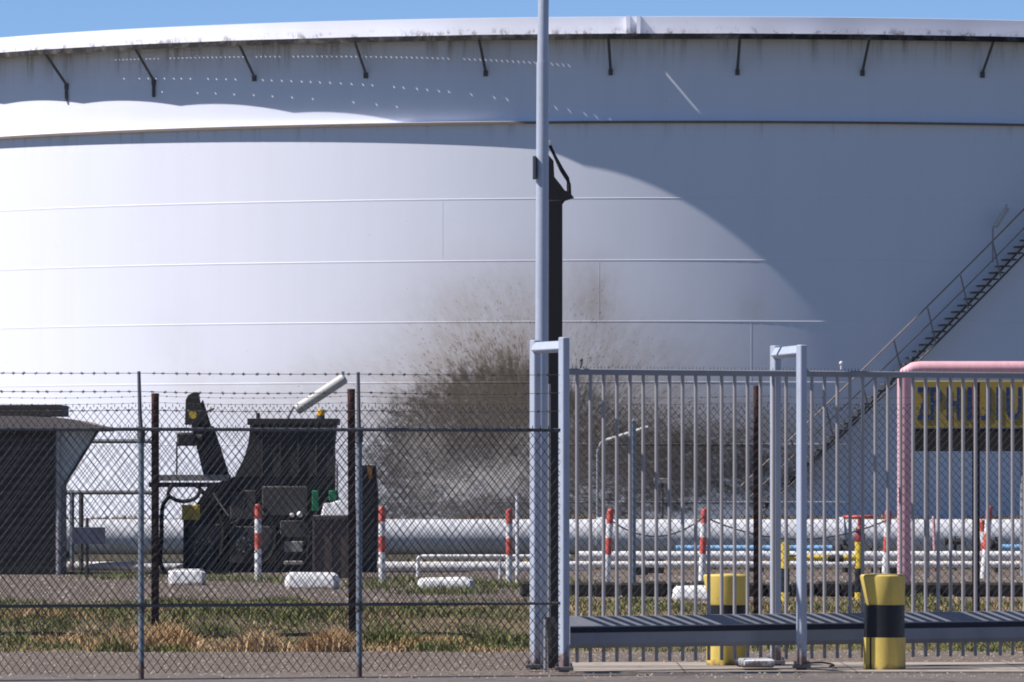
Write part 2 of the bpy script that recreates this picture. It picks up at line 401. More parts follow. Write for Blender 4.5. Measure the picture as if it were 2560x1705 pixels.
# wind girder: a flat ring of straight edged plates with rows of drain holes and one slot
GO = 1.2
def edge_o(th):                   # straight outer edges between the braces, slightly waisted
    n = th / PT + .484; f = n - math.floor(n)
    return GO - 4 * f * (1 - f) * .085
m = MB()
def ring_quad(t0, t1, h0, h1, z):
    oa = [h if h is not None else edge_o(t) for t, h in ((t0, h0), (t1, h0), (t1, h1), (t0, h1))]
    ts = (t0, t1, t1, t0)
    m.add([on_tank(t, z, q) for t, q in zip(ts, oa)], [(0, 1, 2, 3)])
S = PT / 12
smin, smax = -60, 60
sl0, sl1 = -.0415 - .0016, -.0415 + .0016
for i in range(int(-math.pi / S), int(math.pi / S)):
    t0, t1 = i * S - .484 * PT, (i + 1) * S - .484 * PT
    near = smin * 1.0 * S < t0 < smax * S
    if not near:
        ring_quad(t0, t1, 0, None, ZG); continue
    slot = t0 < sl0 and sl1 < t1 or (t0 < sl0 < t1) or (t0 < sl1 < t1)
    def strip(h0, h1, cuts):
        if not cuts: ring_quad(t0, t1, h0, h1, ZG); return
        e = [t0] + cuts + [t1]
        for k in range(0, len(e), 2): ring_quad(e[k], e[k + 1], h0, h1, ZG)
    hol = t0 < -.15
    c1, c2, c3 = [], [], []
    if hol:
        q = .016 / TR
        if random.random() > .07: c1 = [t0 + S * .3 - q, t0 + S * .3 + q, t0 + S * .8 - q, t0 + S * .8 + q]
        q = .019 / TR
        cc = t0 + S * random.uniform(.35, .6)
        if random.random() > .15: c2 = [cc - q, cc + q]
        if i % 2 == 0 and random.random() > .2: c3 = [cc - q, cc + q]
    if slot:
        strip(0, .135, []); strip(.135, .4, [max(t0, sl0), min(t1, sl1)]); strip(.4, None, [])
    else:
        strip(0, .24, []); strip(.24, .266, c1); strip(.266, .68, []); strip(.68, .711, c2); strip(.711, .98, []); strip(.98, 1.011, c3); strip(1.011, None, [])
gird = m.build('wind_girder', M['girder'], tank, smooth=False)
ml = MB()
for i in range(int(-math.pi / S), int(math.pi / S)):
    t0, t1 = i * S - .484 * PT, (i + 1) * S - .484 * PT
    e0, e1 = edge_o(t0), edge_o(t1)
    q = [on_tank(t, z, o_) for z, d_ in ((ZG - .15, 0), (ZG + .04, 0)) for t, o_ in ((t0, e0), (t1, e1))]
    q += [on_tank(t, z, o_) for z in (ZG - .15, ZG + .04) for t, o_ in ((t0, e0 - .03), (t1, e1 - .03))]
    ml.add(q, [(0, 1, 3, 2), (4, 5, 1, 0), (2, 3, 7, 6), (5, 4, 6, 7)])
ml.build('rim_lip', M['lip'], gird, ang=25)
for px in (1571, 1597):           # two upright stiffeners on the shell above the girder
    th = (px - 1680) / 2230
    m = MB(); a = on_tank(th, ZG + .02, .1); b = on_tank(th, ZG + .7, .1)
    m.box((a + b) / 2, (.13, .3, .7), th - .02); m.build('stiffener', M['tank'], tank)
for k in range(-8, 9):
    th = (k + .516) * PT
    m = MB(); a = on_tank(th, ZG - .06, GO - .13); b = on_tank(th, ZG - 1.18, .03)
    m.tube(a, b, .05, 6); m.box(on_tank(th, ZG - 1.22, .04), (.14, .1, .2), th); m.box(on_tank(th, ZG - .05, GO - .2), (.3, .35, .09), th)
    if k in (-6, -5): m.tube(on_tank(th, ZG - 1.2, .05), on_tank(th, ZG - 1.75, .05), .06, 6)
    m.build('brace', M['stairsteel'], tank)
# spiral stair on the wall
st0 = (1872 - 1680) / 2230; rise = .226; run = rise / TR * 1.03
m = MB(); mh = MB()
N = 58
for o_ in (.12, .8):
    m.path([on_tank(st0 + i * run, .02 + i * rise - .1, o_) for i in range(N)], .035, 4)
stair = m.build('staircase', M['stairsteel'], tank)
for i in range(N):
    t = st0 + i * run
    a, b = on_tank(t - run * .6, i * rise + .1, .12), on_tank(t + run * .6, i * rise + .1, .12)
    c, e = on_tank(t + run * .6, i * rise + .1, .8), on_tank(t - run * .6, i * rise + .1, .8)
    mm = MB(); dz = Vector((0, 0, .055)); mm.add([a, b, c, e, a + dz, b + dz, c + dz, e + dz], [(0, 3, 2, 1), (4, 5, 6, 7), (0, 1, 5, 4), (1, 2, 6, 5), (2, 3, 7, 6), (3, 0, 4, 7)])
    mm.build('tread', M['stairsteel'], stair, smooth=False)
mh.path([on_tank(st0 + (i - 1.5) * run, i * rise + 1.15, .82) for i in range(N)], .028, 6)
mh.path([on_tank(st0 + (i - .8) * run, i * rise + .65, .82) for i in range(N)], .022, 6)
for i in range(2, N, 5): mh.tube(on_tank(st0 + i * run, i * rise, .82), on_tank(st0 + (i - 1.2) * run, i * rise + 1.15, .82), .026, 6)
mh.build('handrail', M['handrail'], stair)

def strip_lamp(name, label, base, top_bend, a, b, r, prad, loc):
    t = thing(name, label, 'lamp', loc, None)
    u = (b - a).normalized()
    MB().path([base, top_bend, a.lerp(top_bend, .35) + Vector((0, 0, r)), a + Vector((0, 0, r * .9)) + u * r], prad, 6).build('pole', M['galv'], t)
    m = MB(); n_ = 14
    m.path([a, a + u * r * .3, b - u * r * .3, b], [r * .6, r, r, r * .6], 14)
    h = m.build('housing', M['lampbody'], t)
    for f in (.3, .95):
        c = a.lerp(b, f) + Vector((0, -r * .3, r * 1.0)); MB().box(c, (r * .5, r * .5, r * .8)).build('clamp', M['galv'], h)
    return t
dl = on_tank(.39, 9, .75).y
strip_lamp('strip_lamp', 'grey strip lamp on a thin pole standing up from the tank stairs', P(2482, 655, dl), P(2482, 575, dl), P(2487, 567, dl), P(2518, 518, dl), W(7, dl), W(2.2, dl), P(2482, 655, dl))

# ------------------------------------------------------------------ pipes
def pipe(px0, px1, yc, r_px, d, name, label, mat=M['white'], group=None, flange=(), sl=0.0):
    a, b = P(px0, yc, d), P(px1, yc + sl, d); r = W(r_px, d)
    t = thing(name, label, 'pipe', (a.x, a.y, 0), group)
    MB().tube(a, b, r, 28).build('pipe_run', mat, t)
    for f in flange:
        c = P(f, yc, d)
        MB().tube(c + Vector((-.06, 0, 0)), c + Vector((.06, 0, 0)), r * 1.12, 28).build('weld_collar', mat, t)
    for f in range(int(px0) + 200, int(px1), 620):
        c = P(f, yc, d)
        MB().box((c.x, c.y, (c.z - r * .9) / 2 - .02), (.25, r * 1.6, max(.05, c.z - r * .9 + .02))).build('saddle', M['dull'], t)
    return t
dp = 133
pipe(-5000, 7500, 1342, 44, dp, 'pipeline', 'thickest white pipeline running the full width along the foot of the tank', M['pipe'], flange=(700, 1500, 2100))
pipe(-4000, 1470, 1418, 14, 121, 'pipeline', 'thin white pipe low on the ground behind the black machine and red posts')
pipe(1440, 7500, 1389, 11, 118, 'pipeline', 'white pipe in front of the thick pipeline, upper one of the right hand pair', flange=(1900, 2380))
pipe(1400, 7500, 1411, 8, 116, 'pipeline', 'white pipe in front of the thick pipeline, lowest of the right hand pair', flange=(2100,))
pipe(1690, 2080, 1371, 8, 120, 'pipeline', 'short light blue pipe lying above the white pipes beside the yellow rail', M['blue_pipe'])
pipe(2495, 2760, 1369, 8, 120, 'pipeline', 'light blue pipe at the right edge beyond the leaning posts', M['blue_pipe'])
dh = 108
t = thing('handrail', 'thin white bent handrail standing over the low pipe', 'handrail', G(1045, dh))
MB().path([P(1045, 1443, dh), P(1045, 1399, dh), P(1048, 1394, dh), P(1056, 1391, dh), P(1425, 1391, dh)], W(5, dh), 10).build('rail', M['white'], t)
for px in (1250, 1400): MB().tube(P(px, 1391, dh), P(px, 1450, dh), W(4, dh), 8).build('leg', M['white'], t)
for (px, py, w_, h_, d_, lb) in ((2112, 1372, 30, 46, 119, 'black valve body behind the yellow rail under the red handwheel'), (2185, 1380, 26, 40, 119, 'black valve body right of the red handwheel beside a striped post'),
                                 (2388, 1352, 46, 22, 121, 'flat black valve on the white pipes left of the leaning posts'), (2490, 1358, 22, 30, 119, 'small round black valve at the right edge by the blue pipe')):
    c = P(px, py, d_); s_ = W(w_, d_); h = W(h_, d_)
    t = thing('valve', lb, 'valve', (c.x, c.y, 0), 'black valves on the pipes')
    m = MB(); m.tube(c + Vector((-s_ / 2, 0, -h * .1)), c + Vector((s_ / 2, 0, -h * .1)), h * .35, 14)
    for q in (-.5, .5): m.tube(c + Vector((q * s_ - .02, 0, -h * .1)), c + Vector((q * s_ + .02, 0, -h * .1)), h * .48, 14)
    m.tube(Vector((c.x, c.y, 0)), c, h * .18, 8)
    m.build('body', M['machine'], t)
    m = MB(); m.tube(c, c + Vector((0, 0, h * .5)), h * .1, 8); m.tube(c + Vector((0, 0, h * .45)), c + Vector((0, 0, h * .52)), h * .33, 12); m.build('handwheel', M['machine2'], t)

# ------------------------------------------------------------------ striped posts, blocks
def striped(px_t, py_t, px_b, py_b, label, r_px=8.5, d=None):
    d = d or D(py_b)
    a, b = P(px_b, py_b, d), P(px_t, py_t, d); a.z = min(a.z, 0.0) - .02; r = W(r_px, d)
    t = thing('marker_post', label, 'marker post', (a.x, a.y, 0), 'red and white marker posts')
    cuts = [0, .42, .64, .83, 1.0]
    if random.random() < .5: cuts[1] += .01
    for i, (nm, mt) in enumerate((('white_section', 'white'), ('red_section', 'red'), ('white_section', 'white'), ('red_section', 'red'))):
        MB().tube(a.lerp(b, cuts[i]), a.lerp(b, cuts[i + 1]), r, 14).build(nm, M[mt], t)
    MB().lathe(b, [(r, 0), (r * .8, r * .5), (.001, r * .7)], 14).build('cap', M['red'], t)
    return t
striped(645, 1265, 645, 1450, 'red and white post standing in front of the black machine')
striped(955, 1272, 955, 1458, 'red and white post just right of the black machine')
striped(1273, 1277, 1273, 1464, 'red and white post beside the thin white rod')
striped(1526, 1277, 1516, 1462, 'red and white post leaning slightly, between the gate and the grey lamp post')
striped(1761, 1276, 1754, 1460, 'red and white post rising behind the rear yellow bollard')
striped(2221, 1280, 2212, 1450, 'red and white post just left of the pink frame leg')
striped(2474, 1270, 2458, 1440, 'leaning red and white post with its foot to the left, one of a crossed pair', d=D(1446))
striped(2456, 1305, 2467, 1436, 'shorter red and white post crossing behind the leaning one', d=D(1440))
d_ = D(1462)
tag(MB().tube(P(1293, 1462, d_), P(1293, 1240, d_), W(4.5, d_), 8).build('rod', M['white'], origin=G(1293, d_)), 'thin plain white rod beside a red and white post', 'rod')
d_ = D(1430)
tag(MB().tube(P(2338, 1432, d_), P(2334, 1290, d_), W(4, d_), 8).build('rod', M['pink'], origin=G(2338, d_)), 'thin reddish rod standing before the white pipes right of the pink frame', 'rod')
def chain(pa, pb, sag, d, label):
    pts = []
    for i in range(13):
        f = i / 12; pts.append(P(pa[0] + (pb[0] - pa[0]) * f, pa[1] + (pb[1] - pa[1]) * f + sag * 4 * f * (1 - f), d))
    tag(MB().path(pts, W(2.0, d), 5).build('chain', M['barb'], origin=pts[0]), label, 'chain', 'chains slung between the posts')
dc = D(1462)
chain((1526, 1300), (1760, 1292), 45, dc, 'dark sagging chain between the slightly leaning post and the next one right')
chain((1760, 1292), (2219, 1300), 52, dc - .3, 'dark sagging chain ending at the post by the pink frame leg')
def block(x0, x1, y0, y1, label, th=.32):
    d = D(y1); a = P(x0, y1, d); b = P(x1, y1, d); h = W(y1 - y0, d); wd = b.x - a.x
    m = MB(); nz = 7
    lev = [(0, 0, 0), (.55, .01, .02), (.8, .035, .05), (.93, .08, .09), (1, .16, .13)]
    n_ = 0; vs = []; fs = []
    jit = [random.uniform(-.008, .008) for _ in range(8)]
    for f, ix, iy in lev:
        hx, hy = wd / 2 - ix * wd * .5, th / 2 - iy
        c = min(.06, hx * .3)
        ring = [(-hx + c, -hy), (hx - c, -hy), (hx, -hy + c), (hx, hy - c), (hx - c, hy), (-hx + c, hy), (-hx, hy - c), (-hx, -hy + c)]
        vs += [Vector(((a.x + b.x) / 2 + x + jit[k], d + th / 2 + y, h * f)) for k, (x, y) in enumerate(ring)]
    for k in range(len(lev) - 1):
        for i in range(8):
            j = (i + 1) % 8; fs.append((k * 8 + i, k * 8 + j, (k + 1) * 8 + j, (k + 1) * 8 + i))
    fs.append(tuple(range(len(vs) - 8, len(vs))))
    m.add(vs, fs)
    for q in m.v:
        if q.z > .03: q += Vector((random.uniform(-.014, .014), random.uniform(-.014, .014), random.uniform(-.012, .008)))
    tag(m.build('concrete_block', M['block'], origin=((a.x + b.x) / 2, d + th / 2, 0), ang=28), label, 'concrete block', 'whitewashed concrete blocks along the track')
block(419, 514, 1423, 1464, 'white concrete block right of the leftmost rusty post, smallest of the row')
block(712, 846, 1430, 1474, 'white concrete block in front of the black machine, left of the rusty post')
block(1043, 1186, 1443, 1482, 'white concrete block half overgrown with grass between two striped posts')
block(1679, 1872, 1464, 1503, 'white concrete block partly hidden behind the rear yellow bollard')
d_ = 95.5; m = MB(); a = G(1300, d_); b = G(2900, d_)  # row of near-black boxes making a low dark band
nb = 26
for i in range(nb):
    x0 = a.x + (b.x - a.x) * i / nb; x1 = a.x + (b.x - a.x) * (i + 1) / nb
    m.box(((x0 + x1) / 2, d_ + .15 + random.uniform(-.03, .03), .095 + random.uniform(-.012, .012)), (x1 - x0 - .004, .3, .2), bev=.03)
tag(m.build('barrier', M['dull'], origin=a, ang=28), 'long low black barrier lying beyond the gate behind the white block', 'barrier')

# ------------------------------------------------------------------ left shed, rails, board
ds = D(1437)
sx0 = P(-520, 1437, ds).x
sh = thing('shed', 'dark shed with a curved weathered roof at the left edge', 'shed', G(-150, ds))
m = MB(); m.prism([P(-520, 1440, ds), P(138, 1440, ds), P(138, 1078, ds), P(-520, 1078, ds)], 3.0)
sh_w = m.build('wall', M['machine2'], sh, smooth=False)
m = MB()
for py in range(1090, 1436, 22): m.box(P(-191, py, ds - .012), (W(650, ds), .024, W(9, ds)))
m.build('board', M['machine'], sh_w, smooth=False)
m = MB(); m.prism([P(-620, 1076, ds - .3), P(254, 1076, ds - .3), P(256, 1066, ds - .3), P(228, 1060, ds - .3), P(190, 1050, ds - .3), P(140, 1043, ds - .3), P(60, 1040, ds - .3), P(-620, 1040, ds - .3)], 3.6)
m.build('roof', M['shedroof'], sh, ang=20)
m = MB(); m.prism([P(-620, 1040, ds), P(153, 1040, ds), P(153, 1012, ds), P(-620, 1012, ds)], 2.0); m.build('roof_box', M['machine'], sh, smooth=False)
m = MB(); m.prism([P(140, 1078, ds), P(245, 1078, ds), P(163, 1212, ds), P(140, 1212, ds)], .03); pn = m.build('wind_panel', M['panel'], sh, smooth=False)
MB().tube(P(248, 1072, ds - .05), P(160, 1214, ds - .05), W(4, ds), 6).build('edge_strut', M['machine2'], pn)
MB().tube(P(146, 1440, ds - .1), P(146, 1078, ds - .1), W(6, ds), 8).build('corner_post', M['galv'], sh)
dr = D(1428)
t = thing('railing', 'grey tubular railing with two rails between the shed and the leftmost rusty post', 'railing', G(260, dr))
for py in (1103, 1231): MB().path([P(156, py, dr), P(374, py, dr), P(384, py + 6, dr), P(388, py + 16, dr)], W(5.5, dr), 8).build('rail', M['galv'], t)
for px, y0, mt in ((158, 1085, 'machine'), (180, 1231, 'fence_post'), (203, 1231, 'machine2'), (386, 1110, 'galv')): MB().tube(P(px, 1430, dr), P(px, y0, dr), W(6, dr), 8).build('upright', M[mt], t)
dbd = D(1440)
t = thing('board', 'small slate grey board on a dark stake beside the shed', 'sign', G(218, dbd))
MB().tube(P(218, 1442, dbd), P(218, 1295, dbd), W(4, dbd), 8).build('stake', M['machine'], t)
MB().box(P(222, 1339, dbd - .03), (W(82, dbd), .03, W(42, dbd)), bev=.005).build('panel', M['navy'], t)

# ------------------------------------------------------------------ black machine
dm = D(1432)
mc = thing('pump_unit', 'soot black pumping machine with a hopper hood, leaning arm and hoses', 'machine', G(640, dm))
def pp(pts, th, name, mat, parent=None, dd=0.0, ang=30):
    return MB().prism([P(x, y, dm + dd) for x, y in pts], th).build(name, M[mat], parent or mc, ang=ang)
hood = pp([(586, 1192), (612, 1140), (622, 1100), (625, 1060), (840, 1060), (834, 1120), (838, 1192)], 1.1, 'hood', 'machine')
m = MB()
for x in (655, 700, 745, 790): m.box(P(x, 1130, dm - .01), (.025, .03, W(115, dm)))
m.build('rib', M['machine2'], hood, smooth=False)
pp([(618, 1062), (846, 1062), (846, 1046), (618, 1046)], 1.2, 'hood_rim', 'machine', dd=-.06)
MB().tube(P(645, 1050, dm + .3), P(645, 1032, dm + .3), W(5, dm), 10).build('vent_stub', M['machine'], mc)
m = MB(); c = P(802, 1046, dm + .3); r = W(10, dm); m.lathe(c, [(r, 0), (r, .05)], 14); bc = m.build('beacon', M['machine'], mc)
MB().lathe(c, [(r, .05), (r * .98, .1), (r * .7, .14), (.001, .15)], 14).build('amber_lens', M['amber'], bc)
# body: frame, cabinet, panels
body = pp([(458, 1432), (458, 1300), (490, 1262), (520, 1215), (590, 1190), (838, 1190), (846, 1300), (850, 1432)], 1.3, 'body', 'machine', dd=.05)
m = MB()
for (x0, y0, x1, y1) in ((470, 1310, 560, 1420), (575, 1225, 640, 1300), (572, 1315, 690, 1410), (655, 1215, 770, 1290), (700, 1300, 772, 1345)):
    a, b = P(x0, y0, dm), P(x1, y1, dm); m.box(((a.x + b.x) / 2, dm + .03, (a.z + b.z) / 2), (b.x - a.x, .09, a.z - b.z), bev=.02)
m.build('access_panel', M['machine2'], mc)
pp([(385, 1202), (572, 1202), (572, 1187), (385, 1187)], .9, 'platform', 'platform', dd=-.05)
pp([(372, 1218), (590, 1218), (590, 1206), (372, 1206)], .8, 'platform_beam', 'machine', dd=0)
arm = pp([(508, 1187), (562, 1187), (522, 1050), (506, 1000), (478, 1060)], .35, 'arm', 'machine', dd=.1)
m = MB(); m.prism([P(552, 1187, dm + .2), P(572, 1187, dm + .2), P(533, 1065, dm + .2), P(517, 1065, dm + .2)], .3); m.build('cover_strip', M['brown'], arm)
m = MB(); m.prism([P(x, y, dm - .02) for x, y in ((462, 1062), (464, 1000), (470, 988), (484, 980), (494, 980), (498, 1004), (513, 1028), (520, 1062))], .5); hd = m.build('arm_head', M['machine'], mc)
c = P(482, 1037, dm - .04); MB().path([c, c + Vector((0, -.03, 0))], W(10, dm), 16).build('yellow_disc', M['yellow2'], hd)
MB().tube(P(515, 1030, dm), P(536, 1021, dm), W(3, dm), 6).build('lever', M['machine2'], hd)
m = MB(); m.tube(P(448, 1100, dm), P(505, 1100, dm), W(15, dm), 14); m.box(P(466, 1098, dm), (W(46, dm), .3, W(34, dm)), bev=.03); m.build('motor', M['machine'], mc)
MB().tube(P(442, 1105, dm), P(442, 1190, dm), W(2.2, dm), 6).build('cable', M['barb'], mc)
def hose(pts, r, name='hose'):
    q = []
    for i in range(len(pts) - 1):
        for k in range(4):
            f = k / 4; p0 = pts[max(0, i - 1)]; p1 = pts[i]; p2 = pts[i + 1]; p3 = pts[min(len(pts) - 1, i + 2)]
            cr = lambda a, b, c_, e: .5 * (2 * b + (c_ - a) * f + (2 * a - 5 * b + 4 * c_ - e) * f * f + (3 * b - a - 3 * c_ + e) * f ** 3)
            q.append(P(cr(p0[0], p1[0], p2[0], p3[0]), cr(p0[1], p1[1], p2[1], p3[1]), dm - .1))
    q.append(P(*pts[-1], dm - .1))
    MB().path(q, W(r, dm), 8).build(name, M['black'], mc)
hose([(432, 1212), (420, 1235), (440, 1250), (465, 1253), (490, 1244), (500, 1222), (484, 1212)], 5)
hose([(425, 1240), (408, 1262), (404, 1300), (404, 1340), (400, 1400), (412, 1430)], 5.5)
hose([(500, 1225), (540, 1262), (560, 1330), (545, 1420)], 6)
MB().tube(P(533, 1232, dm - .08), P(572, 1290, dm - .08), W(3, dm), 6).build('gas_strut', M['platform'], mc)
for (x0, y0, x1, y1, nm, mt, dd) in ((455, 1262, 500, 1300, 'yellow_guard', 'yellow2', -.02), (780, 1226, 797, 1278, 'green_frame', 'green', -.06), (822, 1226, 842, 1252, 'green_frame', 'green', -.06),
                                   (710, 1353, 757, 1380, 'rating_plate', 'platform', -.05), (710, 1402, 757, 1412, 'step', 'platform', -.12)):
    a, b = P(x0, y0, dm + dd), P(x1, y1, dm + dd)
    MB().box(((a.x + b.x) / 2, dm + dd, (a.z + b.z) / 2), (b.x - a.x, .06, a.z - b.z), bev=.012).build(nm, M[mt], mc)
for x, y, r_ in ((730, 1288, 6), (750, 1286, 8)): m = MB(); m.ball(P(x, y, dm - .06), W(r_, dm)); m.build('gauge', M['white'], mc)
MB().tube(P(842, 1160, dm), P(842, 1225, dm), W(3.5, dm), 8).build('stack_pipe', M['galv'], mc)
pp([(458, 1445), (850, 1445), (850, 1432), (458, 1432)], 1.2, 'skid', 'machine2', dd=.1)
pp([(896, 1168), (905, 1163), (938, 1163), (944, 1240), (944, 1300), (940, 1440), (884, 1440), (890, 1260)], 1.0, 'rear_cabinet', 'machine', dd=.35)
m = MB(); a = P(925, 1180, dm + .3); m.prism([P(917, 1166, dm + .28), P(931, 1166, dm + .28), P(929, 1198, dm + .28), P(922, 1196, dm + .28)], .04); m.build('orange_flag', M['stem'], mc)
for x0, x1, y in ((622, 842, 1054),):
    for i in range(12):
        c = P(x0 + (x1 - x0) * (i + .5) / 12, y, dm - .075); MB().tube(c, c + Vector((0, .03, 0)), W(2.2, dm), 6).build('bolt', M['machine2'], hood)
hose([(640, 1262), (668, 1282), (690, 1330), (676, 1392), (640, 1412)], 4)
hose([(590, 1215), (612, 1240), (604, 1290), (578, 1310)], 3)
hose([(760, 1296), (775, 1330), (768, 1392)], 3.5)
for x, y, r_ in ((508, 1370, 28), (610, 1362, 22)):
    m = MB(); c = P(x, y, dm - .03); m.tube(c, c + Vector((0, -.1, 0)), W(r_, dm), 20); fl = m.build('flange', M['machine2'], mc)
    for k in range(8):
        a = k * math.pi / 4; q = c + Vector((math.cos(a) * W(r_ * .75, dm), -.1, math.sin(a) * W(r_ * .75, dm))); MB().tube(q, q + Vector((0, -.02, 0)), W(2.5, dm), 6).build('bolt', M['galv'], fl)
    m = MB(); m.tube(c, c + Vector((0, -.16, 0)), W(r_ * .4, dm), 16); m.build('pipe_end', M['machine'], fl)
dk = D(1446)
t = thing('crate', 'brown boarded crate in front of the black machine', 'crate', G(825, dk))
a, b = P(782, 1288, dk), P(872, 1446, dk)
MB().box(((a.x + b.x) / 2, dk + .3, (a.z) / 2), (b.x - a.x, .6, a.z), bev=.015).build('box', M['brown'], t)
m = MB()
for f in (.04, .5, .96): m.box((a.x + (b.x - a.x) * f, dk - .012, a.z / 2), (.03, .02, a.z * .96))
m.box(((a.x + b.x) / 2, dk - .02, a.z * .96), (b.x - a.x, .03, .05)); m.build('batten', M['machine2'], t, smooth=False)
m = MB(); zz = a.z                                         # crumpled sheet on the crate
nx, ny = 12, 6; vs = []
for j in range(ny + 1):
    for i in range(nx + 1):
        u, v_ = i / nx, j / ny
        hgt = W(37, dk) * (math.sin(math.pi * min(1, .25 + v_ * .7)) ** .6) * (.9 + .1 * math.cos(u * 9.3 + v_ * 3)) * (min(1, u * 9) * min(1, (1 - u) * 9)) ** .4 * min(1, v_ * 40)
        vs.append(Vector((P(802, 0, dk).x + W(86, dk) * u, dk + .04 + .4 * v_, zz + .004 + hgt)))
fs = [(j * (nx + 1) + i, j * (nx + 1) + i + 1, (j + 1) * (nx + 1) + i + 1, (j + 1) * (nx + 1) + i) for j in range(ny) for i in range(nx)]
m.add(vs, fs); tag(m.build('sheet', M['cloth'], origin=(vs[0].x, dk + .04, zz)), 'crumpled white sheet bundled on the brown crate', 'sheet')
d_ = D(1410)
strip_lamp('strip_lamp', 'large tilted strip lamp rising above the black machine', P(720, 1420, d_), P(721, 1042, d_), P(740, 1026, d_), P(864, 944, d_), W(14, d_), W(3.6, d_), G(720, d_))
d_ = D(1345)
strip_lamp('strip_lamp', 'slim whitish strip lamp on a bent pole behind the gate bars', P(1494, 1360, d_), P(1494, 1128, d_), P(1508, 1104, d_), P(1622, 1068, d_), W(5.5, d_), W(3.2, d_), G(1494, d_))
d_ = D(1492)
t = thing('post', 'plain blue-grey steel post standing between two striped posts behind the gate', 'post', G(1583, d_))
MB().tube(P(1583, 1492, d_), P(1583, 1052, d_), W(7, d_), 12).build('shaft', M['fence_post'], t); MB().lathe(P(1583, 1052, d_), [(W(8, d_), -.02), (W(8, d_), .0), (.001, .03)], 12).build('cap', M['galv'], t)
d_ = D(1330)
t = thing('marker', 'small cream crossbar on a thin stake in front of the scorched wall', 'marker', G(1656, d_))
MB().tube(P(1656, 1330, d_), P(1656, 1200, d_), W(3, d_), 6).build('stake', M['machine2'], t); MB().box(P(1656, 1202, d_ - .02), (W(42, d_), .05, W(13, d_)), bev=.01).build('crossbar', M['platform'], t)

# ------------------------------------------------------------------ yellow guard rail, red valve, pink frame, sign
dg = D(1508)
t = thing('guard_rail', 'low yellow and black guard rail of two posts and a bar behind the gate', 'guard rail', G(2050, dg))
for px, r_ in ((1963, 11), (2149, 12)):
    for (y0, y1, mt, nm) in ((1355, 1421, 'yellow2', 'yellow_section'), (1421, 1481, 'band', 'black_section'), (1481, 1510, 'yellow2', 'yellow_section')):
        MB().tube(P(px, y1, dg), P(px, y0, dg), W(r_, dg), 16).build(nm, M[mt], t)
MB().tube(P(1963, 1395, dg), P(2149, 1395, dg), W(8, dg), 12).build('crossbar', M['yellow2'], t)
MB().tube(P(2070, 1396, dg), P(2108, 1396, dg), W(9, dg), 12).build('coupling', M['machine'], t)
dv = D(1440)
t = thing('valve', 'red hydrant valve with a flat handwheel standing over the yellow rail', 'valve', G(2149, dv))
m = MB(); c = P(2150, 1292, dv)
m.path([c + Vector((W(40, dv) * math.cos(a), .3 * W(130, dv) * math.sin(a), 0)) for a in [i * math.pi / 12 for i in range(25)]], W(4, dv), 8)
for a in range(4): m.tube(c, c + Vector((W(38, dv) * math.cos(a * math.pi / 2), .29 * W(130, dv) * math.sin(a * math.pi / 2), 0)), W(3, dv), 6)
m.build('handwheel', M['red'], t)
MB().tube(P(2150, 1325, dv), P(2150, 1288, dv), W(6, dv), 10).build('stem', M['dkred'], t)
m = MB(); m.lathe(P(2150, 1354, dv), [(W(7, dv), -.55), (W(8, dv), -.05), (W(13, dv), 0), (W(14, dv), .1), (W(9, dv), .16), (W(11, dv), .2), (W(6, dv), .25)], 16); m.build('bonnet', M['dkred'], t)
df = D(1476); rp = W(17, df)
t = thing('pipe_frame', 'pink painted tubular goalpost frame at the right behind the gate', 'frame', G(2400, df))
MB().tube(P(2260, 1478, df), P(2260, 946, df), rp, 18).build('leg', M['pink'], t)
MB().tube(P(2790, 1478, df), P(2790, 946, df), rp, 18).build('leg', M['pink'], t)
MB().path([P(2260, 946, df), P(2264, 934, df), P(2284, 922, df), P(2300, 920, df), P(2750, 920, df), P(2770, 922, df), P(2786, 934, df), P(2790, 946, df)], rp, 18).build('top_bar', M['pink'], t)
dz = D(1445)
t = thing('sign_board', 'yellow board with blue lettering over a black lower panel inside the pink frame', 'sign', G(2430, dz))
a, b = P(2284, 952, dz), P(2575, 1070, dz)
MB().box(((a.x + b.x) / 2, dz, (a.z + b.z) / 2), (b.x - a.x, .05, a.z - b.z), bev=.01).build('yellow_panel', M['signyellow'], t)
b2 = P(2575, 1128, dz); MB().box(((a.x + b.x) / 2, dz + .01, (b.z + b2.z) / 2 - .003), (b.x - a.x, .05, b.z - b2.z - .006), bev=.01).build('black_panel', M['dull'], t)
for px in (2318, 2556): MB().tube(P(px, 1447, dz + .07), P(px, 960, dz + .07), W(6, dz), 8).build('leg', M['galv'], t)
for s_, px0, px1 in (("Z", 2292, 2324), ("P", 2326, 2354), ("H", 2366, 2398), ("I", 2402, 2410), ("1", 2418, 2432), ("J", 2450, 2476), ("I", 2490, 2502), ("U", 2515, 2552)):
    cu = bpy.data.curves.new("lettering", 'FONT'); cu.body = s_; cu.extrude = .006; cu.offset = .012
    tmp = bpy.data.objects.new("lettering_tmp", cu); C.objects.link(tmp)
    bpy.context.view_layer.update()
    me = bpy.data.meshes.new_from_object(tmp.evaluated_get(bpy.context.evaluated_depsgraph_get()))
    bpy.data.objects.remove(tmp)
    xs = [v.co.x for v in me.vertices]; ys = [v.co.y for v in me.vertices]
    A, B = P(px0, 1050, dz), P(px1, 968, dz); loc = wloc(t)
    for v in me.vertices:
        fx = (v.co.x - min(xs)) / (max(xs) - min(xs)); fy = (v.co.y - min(ys)) / (max(ys) - min(ys))
        v.co = Vector((A.x + (B.x - A.x) * fx, dz - .031 - v.co.z, A.z + (B.z - A.z) * fy)) - loc
    me.materials.append(M['signblue'])
    o = bpy.data.objects.new('letter', me); C.objects.link(o); o.parent = t

